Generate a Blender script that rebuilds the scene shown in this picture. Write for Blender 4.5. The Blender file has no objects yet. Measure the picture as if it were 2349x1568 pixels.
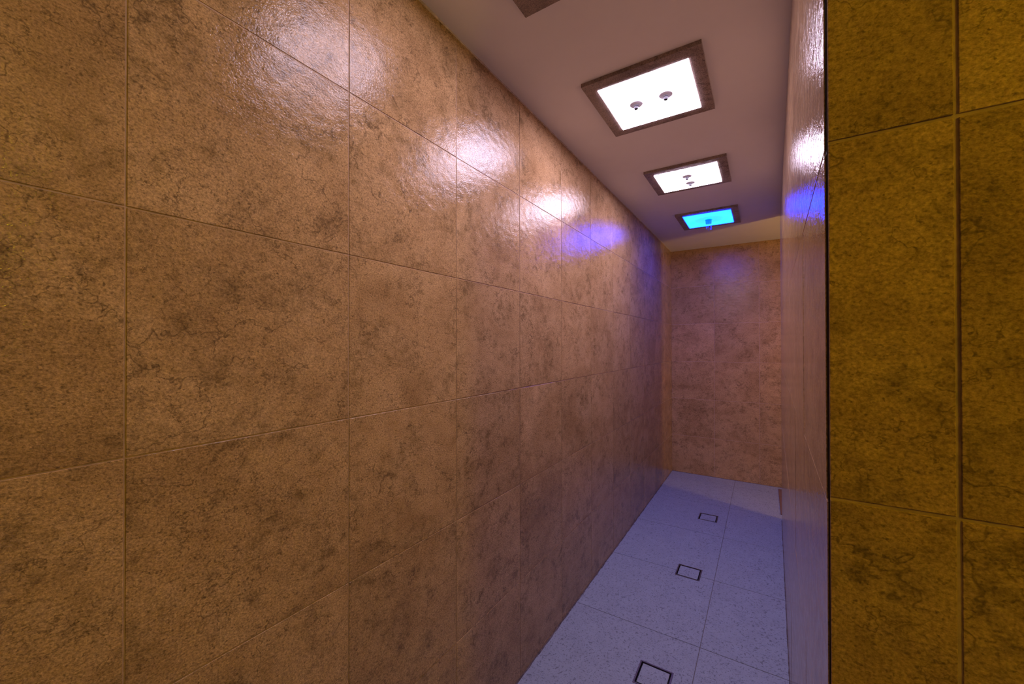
import bpy, bmesh, math, random
from mathutils import Vector, Matrix

random.seed(7)
scn = bpy.context.scene
COL = scn.collection

# ------------------------------------------------------------------ camera
W, H = 2349, 1568
F_PX, YAW, PITCH, ROLL = 907.983, 0.56141, 0.00605, -0.00156
CX, CY = 1181.684, 785.411
CAM_H = 1.3785
fw = Vector((-math.sin(YAW) * math.cos(PITCH), math.cos(YAW) * math.cos(PITCH), math.sin(PITCH)))
r0 = Vector((math.cos(YAW), math.sin(YAW), 0))
u0 = r0.cross(fw)
rt = r0 * math.cos(ROLL) + u0 * math.sin(ROLL)
up = -r0 * math.sin(ROLL) + u0 * math.cos(ROLL)
cam_d = bpy.data.cameras.new('camera')
cam = bpy.data.objects.new('camera', cam_d)
COL.objects.link(cam)
cam.matrix_world = Matrix(((rt.x, up.x, -fw.x, 0), (rt.y, up.y, -fw.y, 0),
                           (rt.z, up.z, -fw.z, CAM_H), (0, 0, 0, 1)))
cam_d.sensor_fit = 'HORIZONTAL'
cam_d.sensor_width = 36
cam_d.lens = 36 * F_PX / W
cam_d.shift_x = -(CX - W / 2) / W
cam_d.shift_y = (CY - H / 2) / W
cam_d.clip_start = 0.01
scn.camera = cam

# ------------------------------------------------------------------ world, exposure, lamp strengths
world = bpy.data.worlds.new('world')
scn.world = world
world.use_nodes = True
world.node_tree.nodes['Background'].inputs[0].default_value = (0, 0, 0, 1)
world.node_tree.nodes['Background'].inputs[1].default_value = 0
vs = scn.view_settings
vs.view_transform = 'Standard'
vs.look = 'None'
vs.exposure = 0.12
vs.gamma = 1.0
vs.use_curve_mapping = False
scn.cycles.use_adaptive_sampling = True
scn.cycles.adaptive_threshold = 0.06
scn.cycles.use_light_tree = False
scn.cycles.max_bounces = 5
scn.cycles.sample_clamp_indirect = 6.0

WHITE_LIGHT = ((0.89, 0.72, 1.0), 29.0)      # the white shower lights
FIRST_LIGHT = ((0.92, 0.75, 1.0), 32.0)       # shower light over the entrance
BLUE_LIGHT = ((0.0, 0.026, 1.0), 40.0)        # the blue shower light
AMBER_LIGHT = ((1.0, 0.76, 0.010), 50.0)      # wall lamp in the vestibule
WARM_LIGHT = ((1.0, 0.60, 0.16), 80.0)       # wall lamp in the passage behind the partition

# ------------------------------------------------------------------ helpers
def tag(o, label=None, cat=None, group=None, kind=None):
    if label: o['label'] = label
    if cat: o['category'] = cat
    if group: o['group'] = group
    if kind: o['kind'] = kind
    return o

def link(name, me, mat, parent=None, matrix=None):
    o = bpy.data.objects.new(name, me)
    COL.objects.link(o)
    if mat is not None and not me.materials:
        me.materials.append(mat)
    if parent: o.parent = parent
    if matrix is not None: o.matrix_local = matrix
    return o

def empty(name, loc):
    o = bpy.data.objects.new(name, None)
    o.empty_display_size = 0.05
    COL.objects.link(o)
    o.location = loc
    return o

def to_mesh(bm, name, smooth=False):
    me = bpy.data.meshes.new(name)
    bmesh.ops.recalc_face_normals(bm, faces=bm.faces)
    bm.to_mesh(me); bm.free()
    if smooth:
        for p in me.polygons: p.use_smooth = True
    return me

def bm_box(bm, x0, x1, y0, y1, z0, z1):
    v = [bm.verts.new((x, y, z)) for z in (z0, z1) for y in (y0, y1) for x in (x0, x1)]
    for f in ((0, 1, 3, 2), (4, 6, 7, 5), (0, 4, 5, 1), (2, 3, 7, 6), (0, 2, 6, 4), (1, 5, 7, 3)):
        bm.faces.new([v[i] for i in f])

def box_mesh(name, *a, bevel=0):
    bm = bmesh.new(); bm_box(bm, *a)
    if bevel:
        bmesh.ops.bevel(bm, geom=list(bm.edges), offset=bevel, segments=2, affect='EDGES', profile=0.6)
    return to_mesh(bm, name)

def lathe_mesh(name, prof, n=32, cap=True):
    """profile of (radius, z), turned about z"""
    bm = bmesh.new(); rings = []
    for r, z in prof:
        rings.append([bm.verts.new((r * math.cos(2 * math.pi * i / n), r * math.sin(2 * math.pi * i / n), z)) for i in range(n)])
    for a, b in zip(rings, rings[1:]):
        for i in range(n):
            bm.faces.new((a[i], a[(i + 1) % n], b[(i + 1) % n], b[i]))
    if cap:
        bm.faces.new(rings[0][::-1]); bm.faces.new(rings[-1])
    me = to_mesh(bm, name)
    for p in me.polygons: p.use_smooth = True
    me.set_sharp_from_angle(angle=math.radians(32))
    return me

# ------------------------------------------------------------------ materials
class N:
    def __init__(self, name):
        self.m = bpy.data.materials.new(name); self.m.use_nodes = True
        self.t = self.m.node_tree; self.b = self.t.nodes['Principled BSDF']
    def n(self, typ, **kw):
        nd = self.t.nodes.new(typ)
        for k, v in kw.items(): setattr(nd, k, v)
        return nd
    def l(self, a, b): self.t.links.new(a, b)
    def s(self, nd, **kw):
        for k, v in kw.items():
            nd.inputs[k.replace('_', ' ')].default_value = v
        return nd
    def noise(self, vec, scale, detail=4, rough=0.55, dist=0.0):
        nd = self.n('ShaderNodeTexNoise'); self.l(vec, nd.inputs['Vector'])
        self.s(nd, Scale=scale, Detail=detail, Roughness=rough, Distortion=dist); return nd.outputs['Fac']
    def math(self, op, a, b=None, clamp=False):
        nd = self.n('ShaderNodeMath', operation=op, use_clamp=clamp)
        for i, v in enumerate((a, b)):
            if v is None: continue
            if isinstance(v, (int, float)): nd.inputs[i].default_value = v
            else: self.l(v, nd.inputs[i])
        return nd.outputs[0]
    def ramp(self, f, pts):
        nd = self.n('ShaderNodeValToRGB'); self.l(f, nd.inputs[0])
        e = nd.color_ramp.elements
        while len(e) < len(pts): e.new(0.5)
        for el, (p, c) in zip(e, pts):
            el.position = p; el.color = (*c, 1) if len(c) == 3 else c
        return nd.outputs[0]
    def maprange(self, f, a, b, c=0.0, d=1.0):
        nd = self.n('ShaderNodeMapRange', clamp=True); self.l(f, nd.inputs[0])
        for i, v in zip((1, 2, 3, 4), (a, b, c, d)): nd.inputs[i].default_value = v
        return nd.outputs[0]
    def mix(self, f, a, b, mode='MIX'):
        nd = self.n('ShaderNodeMix', data_type='RGBA', blend_type=mode)
        if isinstance(f, (int, float)): nd.inputs[0].default_value = f
        else: self.l(f, nd.inputs[0])
        for i, v in ((6, a), (7, b)):
            if isinstance(v, tuple): nd.inputs[i].default_value = (*v, 1)
            else: self.l(v, nd.inputs[i])
        return nd.outputs[2]

def coords(M, stretch=(1, 1, 1)):
    tc = M.n('ShaderNodeTexCoord'); oi = M.n('ShaderNodeObjectInfo')
    mul = M.n('ShaderNodeVectorMath', operation='MULTIPLY'); mul.inputs[1].default_value = stretch
    M.l(tc.outputs['Object'], mul.inputs[0])
    cmb = M.n('ShaderNodeCombineXYZ')
    M.l(M.math('MULTIPLY', oi.outputs['Random'], 37.0), cmb.inputs[0])
    M.l(M.math('MULTIPLY', oi.outputs['Random'], 91.0), cmb.inputs[1])
    M.l(M.math('MULTIPLY', oi.outputs['Random'], 53.0), cmb.inputs[2])
    add = M.n('ShaderNodeVectorMath', operation='ADD')
    M.l(mul.outputs[0], add.inputs[0]); M.l(cmb.outputs[0], add.inputs[1])
    return add.outputs[0], oi.outputs['Random']

def mat_stone(name='brown stone look tile', tint=None):
    M = N(name)
    v, rnd = coords(M)
    # cloudy ground
    big = M.noise(v, 5.0, 4, 0.62, 0.5)
    c = M.ramp(big, [(0.30, (0.300, 0.180, 0.084)), (0.46, (0.390, 0.242, 0.118)), (0.54, (0.425, 0.268, 0.134)), (0.70, (0.470, 0.304, 0.160))])
    # darker mottling that crumbles into small blotches
    m1 = M.maprange(M.noise(v, 10.0, 5, 0.74, 0.3), 0.48, 0.64)
    m2 = M.maprange(M.noise(v, 42, 4, 0.70), 0.42, 0.60)
    mot = M.math('MULTIPLY', m1, M.math('ADD', M.math('MULTIPLY', m2, 0.75), 0.25))
    c = M.mix(M.math('MULTIPLY', mot, 0.80), c, (0.160, 0.098, 0.042))
    # thin dark veinlets: zero crossings of rough noise, broken up by a mask
    def veins(scale, det, rough, width, m_scale, lo, hi, dist=0.3):
        nz = M.noise(v, scale, det, rough, dist)
        d = M.math('ABSOLUTE', M.math('SUBTRACT', nz, 0.5))
        line = M.maprange(d, 0.0, width, 1.0, 0.0)
        mk = M.maprange(M.noise(v, m_scale, 2, 0.62), lo, hi)
        return M.math('MULTIPLY', line, mk)
    v1 = veins(4.5, 5, 0.57, 0.0055, 6.0, 0.43, 0.53, 0.25)
    v2 = veins(9.5, 5, 0.62, 0.0095, 7.5, 0.46, 0.56, 0.0)
    vv = M.math('MAXIMUM', v1, M.math('MULTIPLY', v2, 0.9))
    c = M.mix(M.math('MULTIPLY', vv, 0.75), c, (0.110, 0.068, 0.034))
    # short dark fibres
    fb, _ = coords(M, (1.0, 2.2, 1.0))
    fib = M.math('MULTIPLY', M.maprange(M.noise(fb, 75, 2, 0.65, 0.0), 0.58, 0.66), M.maprange(M.noise(v, 11, 1, 0.6), 0.42, 0.60))
    c = M.mix(M.math('MULTIPLY', fib, 0.42), c, (0.130, 0.080, 0.038))
    # pits and grey flecks
    pit = M.maprange(M.noise(v, 190, 1, 0.6), 0.635, 0.70)
    c = M.mix(M.math('MULTIPLY', pit, 0.55), c, (0.12, 0.075, 0.038))
    # fine grain
    gr = M.noise(v, 280, 2, 0.7)
    c = M.mix(0.9, c, M.ramp(gr, [(0.3, (0.28, 0.28, 0.28)), (0.7, (0.70, 0.70, 0.70))]), 'OVERLAY')
    if tint: c = M.mix(1.0, c, tint, 'MULTIPLY')
    hv = M.n('ShaderNodeHueSaturation'); M.l(c, hv.inputs['Color'])
    M.l(M.maprange(rnd, 0, 1, 0.93, 1.07), hv.inputs['Value'])
    if tint: hv.inputs['Saturation'].default_value = 0.62
    M.l(hv.outputs[0], M.b.inputs['Base Color'])
    # relief: slaty chips plus fine grain
    v2_, _ = coords(M, (1.0, 1.3, 1.0))
    rel = M.math('ADD', M.math('MULTIPLY', M.noise(v2_, 170, 2, 0.70, 0.0), 0.00036),
                 M.math('MULTIPLY', M.noise(v2_, 36, 0, 0.5), 0.00045))
    bp = M.n('ShaderNodeBump'); M.l(rel, bp.inputs['Height'])
    M.s(bp, Strength=1.0, Distance=STONE_BUMP)
    M.l(bp.outputs[0], M.b.inputs['Normal'])
    M.l(M.maprange(M.noise(v, 36, 1, 0.6), 0.35, 0.65, 0.055, 0.14), M.b.inputs['Roughness'])
    M.b.inputs['Specular IOR Level'].default_value = 0.26
    return M.m

STONE_BUMP = 2.0

def mat_floor():
    M = N('speckled porcelain')
    v, rnd = coords(M)
    c = M.ramp(M.noise(v, 14, 5, 0.6), [(0.3, (0.245, 0.272, 0.325)), (0.7, (0.280, 0.312, 0.370))])
    for sc, lo, hi, col, f, st in ((95, 0.59, 0.67, (0.115, 0.125, 0.150), 0.75, (1, 1.7, 1)),
                                   (190, 0.60, 0.68, (0.13, 0.14, 0.165), 0.7, (1.6, 1, 1)),
                                   (62, 0.62, 0.68, (0.105, 0.110, 0.135), 0.7, (1.5, 1, 1))):
        vv, _ = coords(M, st)
        c = M.mix(M.math('MULTIPLY', M.maprange(M.noise(vv, sc, 2, 0.5, 0.3), lo, hi), f), c, col)
    M.l(c, M.b.inputs['Base Color'])
    M.b.inputs['Roughness'].default_value = 0.62
    M.b.inputs['Specular IOR Level'].default_value = 0.25
    bp = M.n('ShaderNodeBump'); M.l(M.noise(v, 300, 2), bp.inputs['Height']); M.s(bp, Strength=0.3, Distance=0.0006)
    M.l(bp.outputs[0], M.b.inputs['Normal'])
    return M.m

def mat_plain(name, col, rough=0.6, var=0.06, scale=40, metal=0, bump=0.0, spec=0.4):
    M = N(name)
    v, _ = coords(M)
    nz = M.noise(v, scale, 5, 0.6)
    lo = tuple(max(0, x * (1 - var * 2)) for x in col); hi = tuple(min(1, x * (1 + var * 2)) for x in col)
    M.l(M.ramp(nz, [(0.3, lo), (0.7, hi)]), M.b.inputs['Base Color'])
    M.b.inputs['Roughness'].default_value = rough
    M.b.inputs['Metallic'].default_value = metal
    M.b.inputs['Specular IOR Level'].default_value = spec
    if bump:
        bp = M.n('ShaderNodeBump'); M.l(M.noise(v, scale * 6, 3), bp.inputs['Height']); M.s(bp, Strength=0.5, Distance=bump)
        M.l(bp.outputs[0], M.b.inputs['Normal'])
    return M.m

def mat_light(name, light, ring=None):
    """lit glass; with ring, the LEDs run round in a ring behind it and the middle and corners stay dim"""
    col, st = light
    M = N(name)
    v, _ = coords(M)
    M.l(M.ramp(M.noise(v, 12, 2), [(0.3, (0.48, 0.48, 0.50)), (0.7, (0.52, 0.52, 0.54))]), M.b.inputs['Base Color'])
    M.b.inputs['Roughness'].default_value = 0.25
    M.b.inputs['Emission Color'].default_value = (*col, 1)
    M.b.inputs['Emission Strength'].default_value = st
    if ring:
        tc = M.n('ShaderNodeTexCoord')
        ln = M.n('ShaderNodeVectorMath', operation='LENGTH'); M.l(tc.outputs['Object'], ln.inputs[0])
        pts = [(0.0, ring[0]), (0.38, ring[0]), (0.50, 1.0), (0.60, 1.0), (0.72, ring[1]), (1.0, ring[1] * 0.75)]
        prof = M.ramp(M.math('DIVIDE', ln.outputs['Value'], 0.25), [(p, (q, q, q)) for p, q in pts])
        M.l(M.math('MULTIPLY', prof, st), M.b.inputs['Emission Strength'])
    return M.m

def mat_glow(name, light):
    return mat_light(name, light)

def mat_glass(name, col, rough=0.02, ior=1.33):
    M = N(name)
    v, _ = coords(M)
    M.l(M.ramp(M.noise(v, 30, 2), [(0.3, tuple(c * 0.97 for c in col)), (0.7, col)]), M.b.inputs['Base Color'])
    M.b.inputs['Roughness'].default_value = rough
    M.b.inputs['IOR'].default_value = ior
    M.b.inputs['Transmission Weight'].default_value = 1.0
    return M.m

STONE = mat_stone()
FRAME_STONE = mat_stone('grey brown frame stone', (0.72, 0.73, 1.0))
FLOOR = mat_floor()
GROUT = mat_plain('tan grout', (0.40, 0.265, 0.205), 0.8, 0.10, 60, bump=0.0005)
FGROUT = mat_plain('grey brown floor grout', (0.14, 0.125, 0.125), 0.8, 0.1, 60)
CEIL = mat_plain('painted ceiling', (0.82, 0.80, 0.80), 0.55, 0.015, 3.0, bump=0.0004, spec=0.3)
PLASTER = mat_plain('tan plaster', (0.30, 0.20, 0.12), 0.7, 0.05, 8, bump=0.001)
RECESS_SHADE = mat_plain('dark brown recess shade', (0.022, 0.012, 0.010), 0.6, 0.1, 50)  # near-black brown that paints shade into the corner gap
GRIME = mat_plain('grimy base sealant', (0.10, 0.075, 0.075), 0.7, 0.3, 70)
PALESEAL = mat_plain('pale sealant', (0.55, 0.45, 0.38), 0.6, 0.15, 60)
STEEL = mat_plain('brown steel drain rim', (0.13, 0.105, 0.11), 0.42, 0.08, 80, metal=0.6)
BLACK = mat_plain('black drain channel', (0.006, 0.005, 0.007), 0.7, 0.1, 60)
CHROME = mat_plain('satin grey nozzle', (0.60, 0.57, 0.60), 0.45, 0.03, 90, spec=0.25)
DARKMETAL = mat_plain('dull nozzle tip', (0.055, 0.053, 0.058), 0.5, 0.03, 90, spec=0.1)
CURB = mat_plain('brown stone threshold', (0.16, 0.085, 0.06), 0.5, 0.12, 40)
L_WHITE = mat_light('white lit glass', WHITE_LIGHT)
L_FIRST = mat_light('white lit glass with LED ring', FIRST_LIGHT, (0.06, 0.10))
L_BLUE = mat_light('blue lit glass', BLUE_LIGHT, (0.72, 0.86))
L_AMBER = mat_glow('amber lamp glass', AMBER_LIGHT)
L_WARM = mat_glow('warm lamp glass', WARM_LIGHT)
WATER = mat_glass('water', (0.85, 0.95, 1.0))
BLUECLEAR = mat_glass('clear blue plastic', (0.35, 0.75, 1.0), 0.08, 1.45)

# ------------------------------------------------------------------ tiles
RELIEF = 0.0013          # tile face stands this far proud of the grout
_tiles = {}
def tile_mesh(w, h, t, b, mat):
    key = (round(w, 4), round(h, 4), t, b, mat.name)
    if key in _tiles: return _tiles[key]
    bm = bmesh.new()
    def ring(i, z): return [bm.verts.new((x, y, z)) for x, y in ((-w/2+i, -h/2+i), (w/2-i, -h/2+i), (w/2-i, h/2-i), (-w/2+i, h/2-i))]
    a, m, c = ring(0, 0), ring(0, t - b), ring(b, t)
    for p, q in ((a, m), (m, c)):
        for i in range(4): bm.faces.new((p[i], p[(i+1) % 4], q[(i+1) % 4], q[i]))
    bm.faces.new(c); bm.faces.new(a[::-1])
    me = to_mesh(bm, 'tile'); me.materials.append(mat)
    _tiles[key] = me
    return me

HT = 2.4
ROWS = [0.4 * i for i in range(7)]
def tiled_wall(name, label, p0, direction, length, joints, thick, joint=0.0030, tilt=0.0006, x_from=0.0, slab_ends=(0, 0), rows=ROWS):
    """wall whose tile faces lie in the plane through p0; local x along the wall, y up, z out of it"""
    ux = Vector((direction[0], direction[1], 0)).normalized(); uy = Vector((0, 0, 1)); uz = ux.cross(uy)
    mw = Matrix(((ux.x, uy.x, uz.x, p0[0]), (ux.y, uy.y, uz.y, p0[1]), (ux.z, uy.z, uz.z, 0), (0, 0, 0, 1)))
    me = box_mesh(name, slab_ends[0], length - slab_ends[1], -0.03, HT + 0.02, -thick, -RELIEF)
    w = link(name, me, GROUT); w.matrix_world = mw
    tag(w, label, 'wall', kind='structure')
    xs = [x_from] + [j for j in joints if x_from + 0.01 < j < length - 0.01] + [length]
    for i in range(len(xs) - 1):
        a = xs[i] + (joint / 2 if i else 0.0); b = xs[i + 1] - (joint / 2 if i < len(xs) - 2 else 0.0)
        for r in range(6):
            lo = rows[r] + (joint / 2 if r else 0.001); hi = rows[r + 1] - (joint / 2 if r < 5 else 0.001)
            t = link('tile', tile_mesh(b - a, hi - lo, RELIEF, 0.0005, STONE), None, w)
            t.matrix_local = (Matrix.Translation(((a + b) / 2, (lo + hi) / 2, -RELIEF + random.uniform(-0.00025, 0.00025)))
                              @ Matrix.Rotation(random.gauss(0, tilt), 4, 'X') @ Matrix.Rotation(random.gauss(0, tilt), 4, 'Y'))
    return w

XL, YE = -0.8604, 4.5977          # left wall, end wall
YB, XO = -1.65, 1.55              # back wall of the vestibule, outer wall on the right
YF = 0.570                        # tiled wall face beside the corridor entrance
SL = 0.0163                       # plan slant of the right partition
xr = lambda y: 0.0510 + SL * y
YP = 3.745                        # far end of the partition

tiled_wall('wall_left', 'long brown stone tiled wall running the length of the corridor', (XL, YB), (0, 1), YE - YB,
           [0.2028 + 0.40054 * k - YB for k in range(-5, 11)], 0.12)
tiled_wall('wall_end', 'brown stone tiled wall closing the far end of the corridor', (XL, YE), (1, 0), XO - XL,
           [-0.440 - XL + 0.4 * k for k in range(6)], 0.12)
# right partition: local x runs from its far end towards the entrance
PL = math.hypot(YP - YF - 0.006, (YP - YF) * SL)
d = Vector((-SL, -1, 0)).normalized()
tiled_wall('wall_right', 'glossy brown stone tiled partition on the right side of the corridor', (xr(YP), YP), (d.x, d.y), PL,
           [PL - 0.4 * k + 0.004 for k in range(1, 9)], 0.10, tilt=0.0005, slab_ends=(0.0, 0.0))
# end face beside the entrance
tiled_wall('wall_entrance', 'olive brown stone tiled wall face beside the corridor entrance', (0.0628, YF), (1, 0), XO - 0.0628,
           [0.1012 + 0.4 * k for k in range(5)], 0.09, joint=0.0040, tilt=0.0008, rows=[0, 0.4, 0.802, 1.2045, 1.6075, 2.005, 2.4])

def slab(name, label, cat, mat, *a):
    o = link(name, box_mesh(name, *a), mat)
    return tag(o, label, cat, kind='structure')
slab('ceiling', 'plain painted ceiling above the corridor', 'ceiling', CEIL, XL - 0.1, XO + 0.1, YB - 0.1, YE + 0.1, HT, HT + 0.1)
slab('wall_back', 'plain tan wall behind the entrance', 'wall', PLASTER, XL - 0.12, XO + 0.12, YB - 0.1, YB, -0.03, HT + 0.02)
slab('wall_outer', 'plain tan wall of the passage behind the partition', 'wall', PLASTER, XO, XO + 0.1, YB, YE, -0.03, HT + 0.02)

# ------------------------------------------------------------------ floor with drains let into it
FT = 0.0016
floor = slab('floor', 'speckled pale grey tiled floor of the corridor', 'floor', FGROUT, XL - 0.1, XO + 0.1, YB - 0.1, YE + 0.1, -0.12, -0.03)
DR = 0.068                         # half width of a drain
DRAINS = [(-0.395, 1.699), (-0.393, 2.598), (-0.384, 3.501)]

def grid_slab(bm, xs, ys, keep, z0, z1):
    """top and side faces of a slab cut out of a grid of cells"""
    V = {}
    def vert(i, j, z):
        k = (i, j, z)
        if k not in V: V[k] = bm.verts.new((xs[i], ys[j], z))
        return V[k]
    nx, ny = len(xs) - 1, len(ys) - 1
    kp = lambda i, j: 0 <= i < nx and 0 <= j < ny and keep(i, j)
    for i in range(nx):
        for j in range(ny):
            if not kp(i, j): continue
            bm.faces.new((vert(i, j, z1), vert(i+1, j, z1), vert(i+1, j+1, z1), vert(i, j+1, z1)))
            for ok, a, b in ((kp(i-1, j), (i, j+1), (i, j)), (kp(i+1, j), (i+1, j), (i+1, j+1)),
                             (kp(i, j-1), (i, j), (i+1, j)), (kp(i, j+1), (i+1, j+1), (i, j+1))):
                if not ok:
                    bm.faces.new((vert(*a, z1), vert(*a, z0), vert(*b, z0), vert(*b, z1)))

def minus_drains(x0, x1, y0, y1):
    hit = [(cx, cy) for cx, cy in DRAINS if cx + DR > x0 and cx - DR < x1 and cy + DR > y0 and cy - DR < y1]
    if not hit: return None
    cx, cy = hit[0]
    xs = sorted({x0, x1, *[q for q in (cx - DR, cx + DR) if x0 < q < x1]})
    ys = sorted({y0, y1, *[q for q in (cy - DR, cy + DR) if y0 < q < y1]})
    def keep(i, j):
        mx, my = (xs[i] + xs[i+1]) / 2, (ys[j] + ys[j+1]) / 2
        return not (abs(mx - cx) < DR and abs(my - cy) < DR)
    return xs, ys, keep

JF = 0.0032
fx = [XL, -0.2535, 0.352, 0.957, XO]
fy = [YB] + [1.980 + 0.6055 * k for k in range(-5, 5)] + [YE]
# grout bed between the tiles, pierced where the drains sit
gb = bmesh.new()
gxs = sorted({XL, XO, *[c[0] - DR for c in DRAINS], *[c[0] + DR for c in DRAINS]})
gys = sorted({YB, YE, *[c[1] - DR for c in DRAINS], *[c[1] + DR for c in DRAINS]})
def gkeep(i, j):
    mx, my = (gxs[i] + gxs[i+1]) / 2, (gys[j] + gys[j+1]) / 2
    return not any(abs(mx - c[0]) < DR and abs(my - c[1]) < DR for c in DRAINS)
grid_slab(gb, gxs, gys, gkeep, -0.03, -FT)
link('grout_bed', to_mesh(gb, 'grout_bed'), FGROUT, floor)
for i in range(4):
    for j in range(len(fy) - 1):
        x0, x1 = fx[i] + (JF/2 if i else 0), fx[i+1] - (JF/2 if i < 3 else 0)
        y0, y1 = fy[j] + (JF/2 if j else 0), fy[j+1] - (JF/2 if j < len(fy) - 2 else 0)
        cut = minus_drains(x0, x1, y0, y1)
        cx, cy = (x0 + x1) / 2, (y0 + y1) / 2
        if cut is None:
            t = link('tile', tile_mesh(x1 - x0, y1 - y0, FT, 0.0005, FLOOR), None, floor)
        else:
            xs, ys, keep = cut
            bm = bmesh.new()
            grid_slab(bm, [x - cx for x in xs], [y - cy for y in ys], keep, 0, FT)
            t = link('tile', to_mesh(bm, 'cut_tile'), FLOOR, floor)
        t.location = (cx, cy, -FT)

def ring_mesh(name, ro, ri, z0, z1):
    bm = bmesh.new()
    xs = [-ro, -ri, ri, ro]
    grid_slab(bm, xs, xs, lambda i, j: not (i == 1 and j == 1), z0, z1)
    return to_mesh(bm, name)
def drain(cx, cy, label):
    root = empty('floor_drain', (cx, cy, -0.03))
    tag(root, label, 'drain', 'square drains in the corridor floor')
    link('channel', box_mesh('channel', -DR + 0.0005, DR - 0.0005, -DR + 0.0005, DR - 0.0005, 0.0, 0.014), BLACK, root)
    link('rim', ring_mesh('rim', DR - 0.0004, DR - 0.0066, 0.014, 0.0312), STEEL, root)
    link('tile_insert', box_mesh('tile_insert', -0.0545, 0.0545, -0.0545, 0.0545, 0.014, 0.0302, bevel=0.0006), FLOOR, root)
    return root
drain(*DRAINS[0], 'square tile-insert drain with brown rim on the floor tile nearest the entrance')
drain(*DRAINS[1], 'square tile-insert drain with dark rim lying across a joint between floor tiles')
drain(*DRAINS[2], 'square tile-insert drain with dark rim in the floor below the blue light')

# ------------------------------------------------------------------ joints and threshold
def trim(name, label, mat, *a, bevel=0):
    return tag(link(name, box_mesh(name, *a, bevel=bevel), mat), label, 'trim', kind='structure')
def bead(name, label, mat, p0, p1, r, wob):
    """hand-run sealant bead in a corner: three-sided strip with an uneven edge"""
    p0, p1 = Vector(p0), Vector(p1); n = max(2, int((p1 - p0).length / 0.03))
    ax = (p1 - p0).normalized(); sx = r[0]; sz = r[1]
    bm = bmesh.new(); prev = None
    for i in range(n + 1):
        c = p0.lerp(p1, i / n); k = 1 + random.uniform(-wob, wob)
        ring = [bm.verts.new(c), bm.verts.new(c + Vector(sx) * k), bm.verts.new(c + Vector(sz) * (1 + random.uniform(-wob, wob)))]
        if prev:
            for q in range(3): bm.faces.new((prev[q], prev[(q+1) % 3], ring[(q+1) % 3], ring[q]))
        prev = ring
    return tag(link(name, to_mesh(bm, name), mat), label, 'trim', kind='structure')
bead('trim_1', 'thin pale sealant line between the long wall and the ceiling', PALESEAL, (XL, YB, HT), (XL, YE, HT), ((0.004, 0, 0), (0, 0, -0.003)), 0.4)
bead('trim_2', 'thin grimy sealant line at the foot of the long wall', GRIME, (XL, YB, 0), (XL, YE, 0), ((0.005, 0, 0), (0, 0, 0.004)), 0.5)
bead('trim_3', 'thin grimy sealant line at the foot of the end wall', GRIME, (XL, YE, 0), (XO, YE, 0), ((0, -0.004, 0), (0, 0, 0.003)), 0.5)
bead('trim_4', 'thin dark sealant line at the foot of the partition', GRIME, (xr(YF + .01), YF + .01, 0), (xr(YP), YP, 0), ((-0.003, 0, 0), (0, 0, 0.004)), 0.4)
trim('trim_5', 'dark brown strip painted as the shade in the corner gap at the edge of the entrance', RECESS_SHADE, xr(YF) + 0.0014, 0.0630, YF + 0.0035, YF + 0.010, 0, HT)  # added dark strip: shadow of the recess between the tile edges, as colour
tag(link('door_threshold', box_mesh('door_threshold', 0.108, 0.20, 3.87, 4.53, 0.0, 0.006, bevel=0.002), CURB),
    'low brown stone threshold strip on the floor of the far opening', 'threshold')

# ------------------------------------------------------------------ ceiling shower lights
FR_T = 0.0148
def frame_mesh(x0, x1, y0, y1, gx0, gx1, gy0, gy1):
    bm = bmesh.new()
    xs, ys = [x0, gx0, gx1, x1], [y0, gy0, gy1, y1]
    grid_slab(bm, xs, ys, lambda i, j: not (i == 1 and j == 1), 0.0, FR_T)
    for v in bm.verts: v.co.z = -v.co.z       # hangs below the ceiling
    for e in [e for e in bm.edges if e.is_boundary is False]: pass
    return to_mesh(bm, 'frame')

NOZ = lathe_mesh('nozzle', [(0.0262, 0.0), (0.0262, -0.0028), (0.0250, -0.0036), (0.0150, -0.0046), (0.0105, -0.0065)], 40)
TIP = lathe_mesh('nozzle_tip', [(0.0105, 0.0), (0.0105, -0.004), (0.0085, -0.005), (0.0085, -0.013), (0.0078, -0.0145), (0.0045, -0.0145), (0.0040, -0.0120)], 28)
SPOUT_BASE = lathe_mesh('spout_collar', [(0.027, 0.0), (0.0275, -0.004), (0.0235, -0.0055)], 40)
SPOUT = lathe_mesh('spout', [(0.0230, 0.0), (0.0225, -0.010), (0.0210, -0.028), (0.0165, -0.0285), (0.0165, -0.006)], 40)
def shower_light(label, fr, gl, mat, nozzles, spout=None):
    cx, cy = (gl[0] + gl[1]) / 2, (gl[2] + gl[3]) / 2
    root = empty('ceiling_shower_light', (cx, cy, HT))
    tag(root, label, 'ceiling light', 'shower lights along the corridor ceiling')
    rel = lambda q: (q[0] - cx, q[1] - cx, q[2] - cy, q[3] - cy)
    f, g = rel(fr), rel(gl)
    link('frame', frame_mesh(*f, *g), FRAME_STONE, root)
    e = 0.0006
    pz = FR_T + 0.0022
    pm = link('light_panel', box_mesh('light_panel', g[0] + e, g[1] - e, g[2] + e, g[3] - e, -pz, -0.001, bevel=0.0012), mat, root)
    for nx, ny in nozzles:
        n = link('nozzle', NOZ, CHROME, root); n.location = (nx - cx, ny - cy, -pz)
        t = link('nozzle_tip', TIP, DARKMETAL, n); t.location = (0, 0, -0.0065)
    if spout:
        n = link('spout_collar', SPOUT_BASE, BLUECLEAR, root); n.location = (spout[0] - cx, spout[1] - cy, -pz)
        t = link('spout', SPOUT, BLUECLEAR, n); t.location = (0, 0, -0.0045)
    return root
shower_light('ceiling light over the corridor entrance, only a corner of its stone frame showing', (-0.617, -0.185, 0.612, 1.045), (-0.568, -0.234, 0.662, 0.996), L_FIRST, [(-0.46, 0.829), (-0.342, 0.829)])
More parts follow.
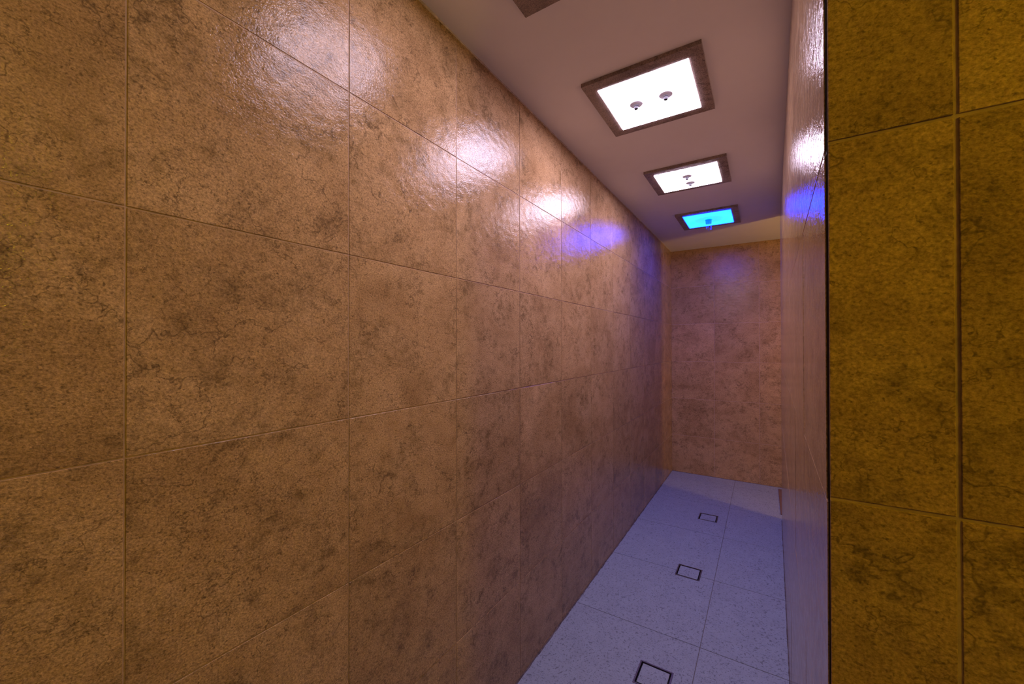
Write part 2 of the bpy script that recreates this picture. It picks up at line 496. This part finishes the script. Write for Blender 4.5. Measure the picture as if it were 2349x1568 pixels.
shower_light('white lit ceiling shower light with two nozzles set side by side across the corridor', (-0.603, -0.1725, 1.447, 1.880), (-0.555, -0.2205, 1.499, 1.834), L_WHITE, [(-0.4475, 1.664), (-0.3295, 1.663)])
shower_light('white lit ceiling shower light with two nozzles set one behind the other', (-0.600, -0.1655, 2.384, 2.776), (-0.5525, -0.2150, 2.434, 2.740), L_WHITE, [(-0.3840, 2.538), (-0.3820, 2.650)])
shower_light('blue lit ceiling shower light with a single dripping spout', (-0.590, -0.1575, 3.298, 3.748), (-0.5410, -0.2050, 3.345, 3.702), L_BLUE, [], (-0.373, 3.515))

# water falling from the spout of the blue light
bm = bmesh.new()
random.seed(3)
for k in range(9):
    a = k * 2.4; rr = 0.017 + 0.002 * (k % 3)
    x0, y0 = -0.373 + rr * math.cos(a), 3.515 + rr * math.sin(a)
    dx, dy = random.uniform(-0.004, 0.010), random.uniform(-0.006, 0.006)
    ln = random.uniform(0.03, 0.065)
    prev = None; zt = HT - FR_T - 0.030
    for s in range(7):
        f = s / 6; r = 0.0011 * (1 - 0.5 * f)
        c = Vector((x0 + dx * f * f, y0 + dy * f * f, zt - ln * f))
        ring = [bm.verts.new(c + Vector((r * math.cos(q * math.pi / 3), r * math.sin(q * math.pi / 3), 0))) for q in range(6)]
        if prev:
            for q in range(6): bm.faces.new((prev[q], prev[(q+1) % 6], ring[(q+1) % 6], ring[q]))
        else: bm.faces.new(ring)
        prev = ring
    bm.faces.new(prev)
tag(link('falling_water', to_mesh(bm, 'falling_water', True), WATER), 'thin streams of water falling from the spout of the blue light', 'water', kind='stuff')

# ------------------------------------------------------------------ warm wall lamps outside the corridor
def wall_lamp(loc, face, mat, label):
    """face: unit vector out of the wall"""
    root = empty('wall_lamp', loc)
    root.rotation_euler = (0, 0, math.atan2(face[1], face[0]))
    tag(root, label, 'wall lamp')
    link('back_plate', box_mesh('back_plate', 0.0, 0.012, -0.045, 0.045, -0.11, 0.11, bevel=0.004), CHROME, root)
    link('arm', box_mesh('arm', 0.012, 0.055, -0.012, 0.012, -0.012, 0.012, bevel=0.003), CHROME, root)
    s = link('lamp_shade', lathe_mesh('lamp_shade', [(0.06, -0.15), (0.07, -0.14), (0.07, 0.14), (0.06, 0.15)], 32), mat, root)
    s.location = (0.105, 0, 0)
    return root
wall_lamp((XO, -0.2, 2.02), (-1, 0), L_AMBER, 'amber glass wall lamp on the plain wall of the vestibule')
wall_lamp((XO, 3.32, 1.75), (-1, 0), L_WARM, 'warm glass wall lamp in the passage behind the partition')
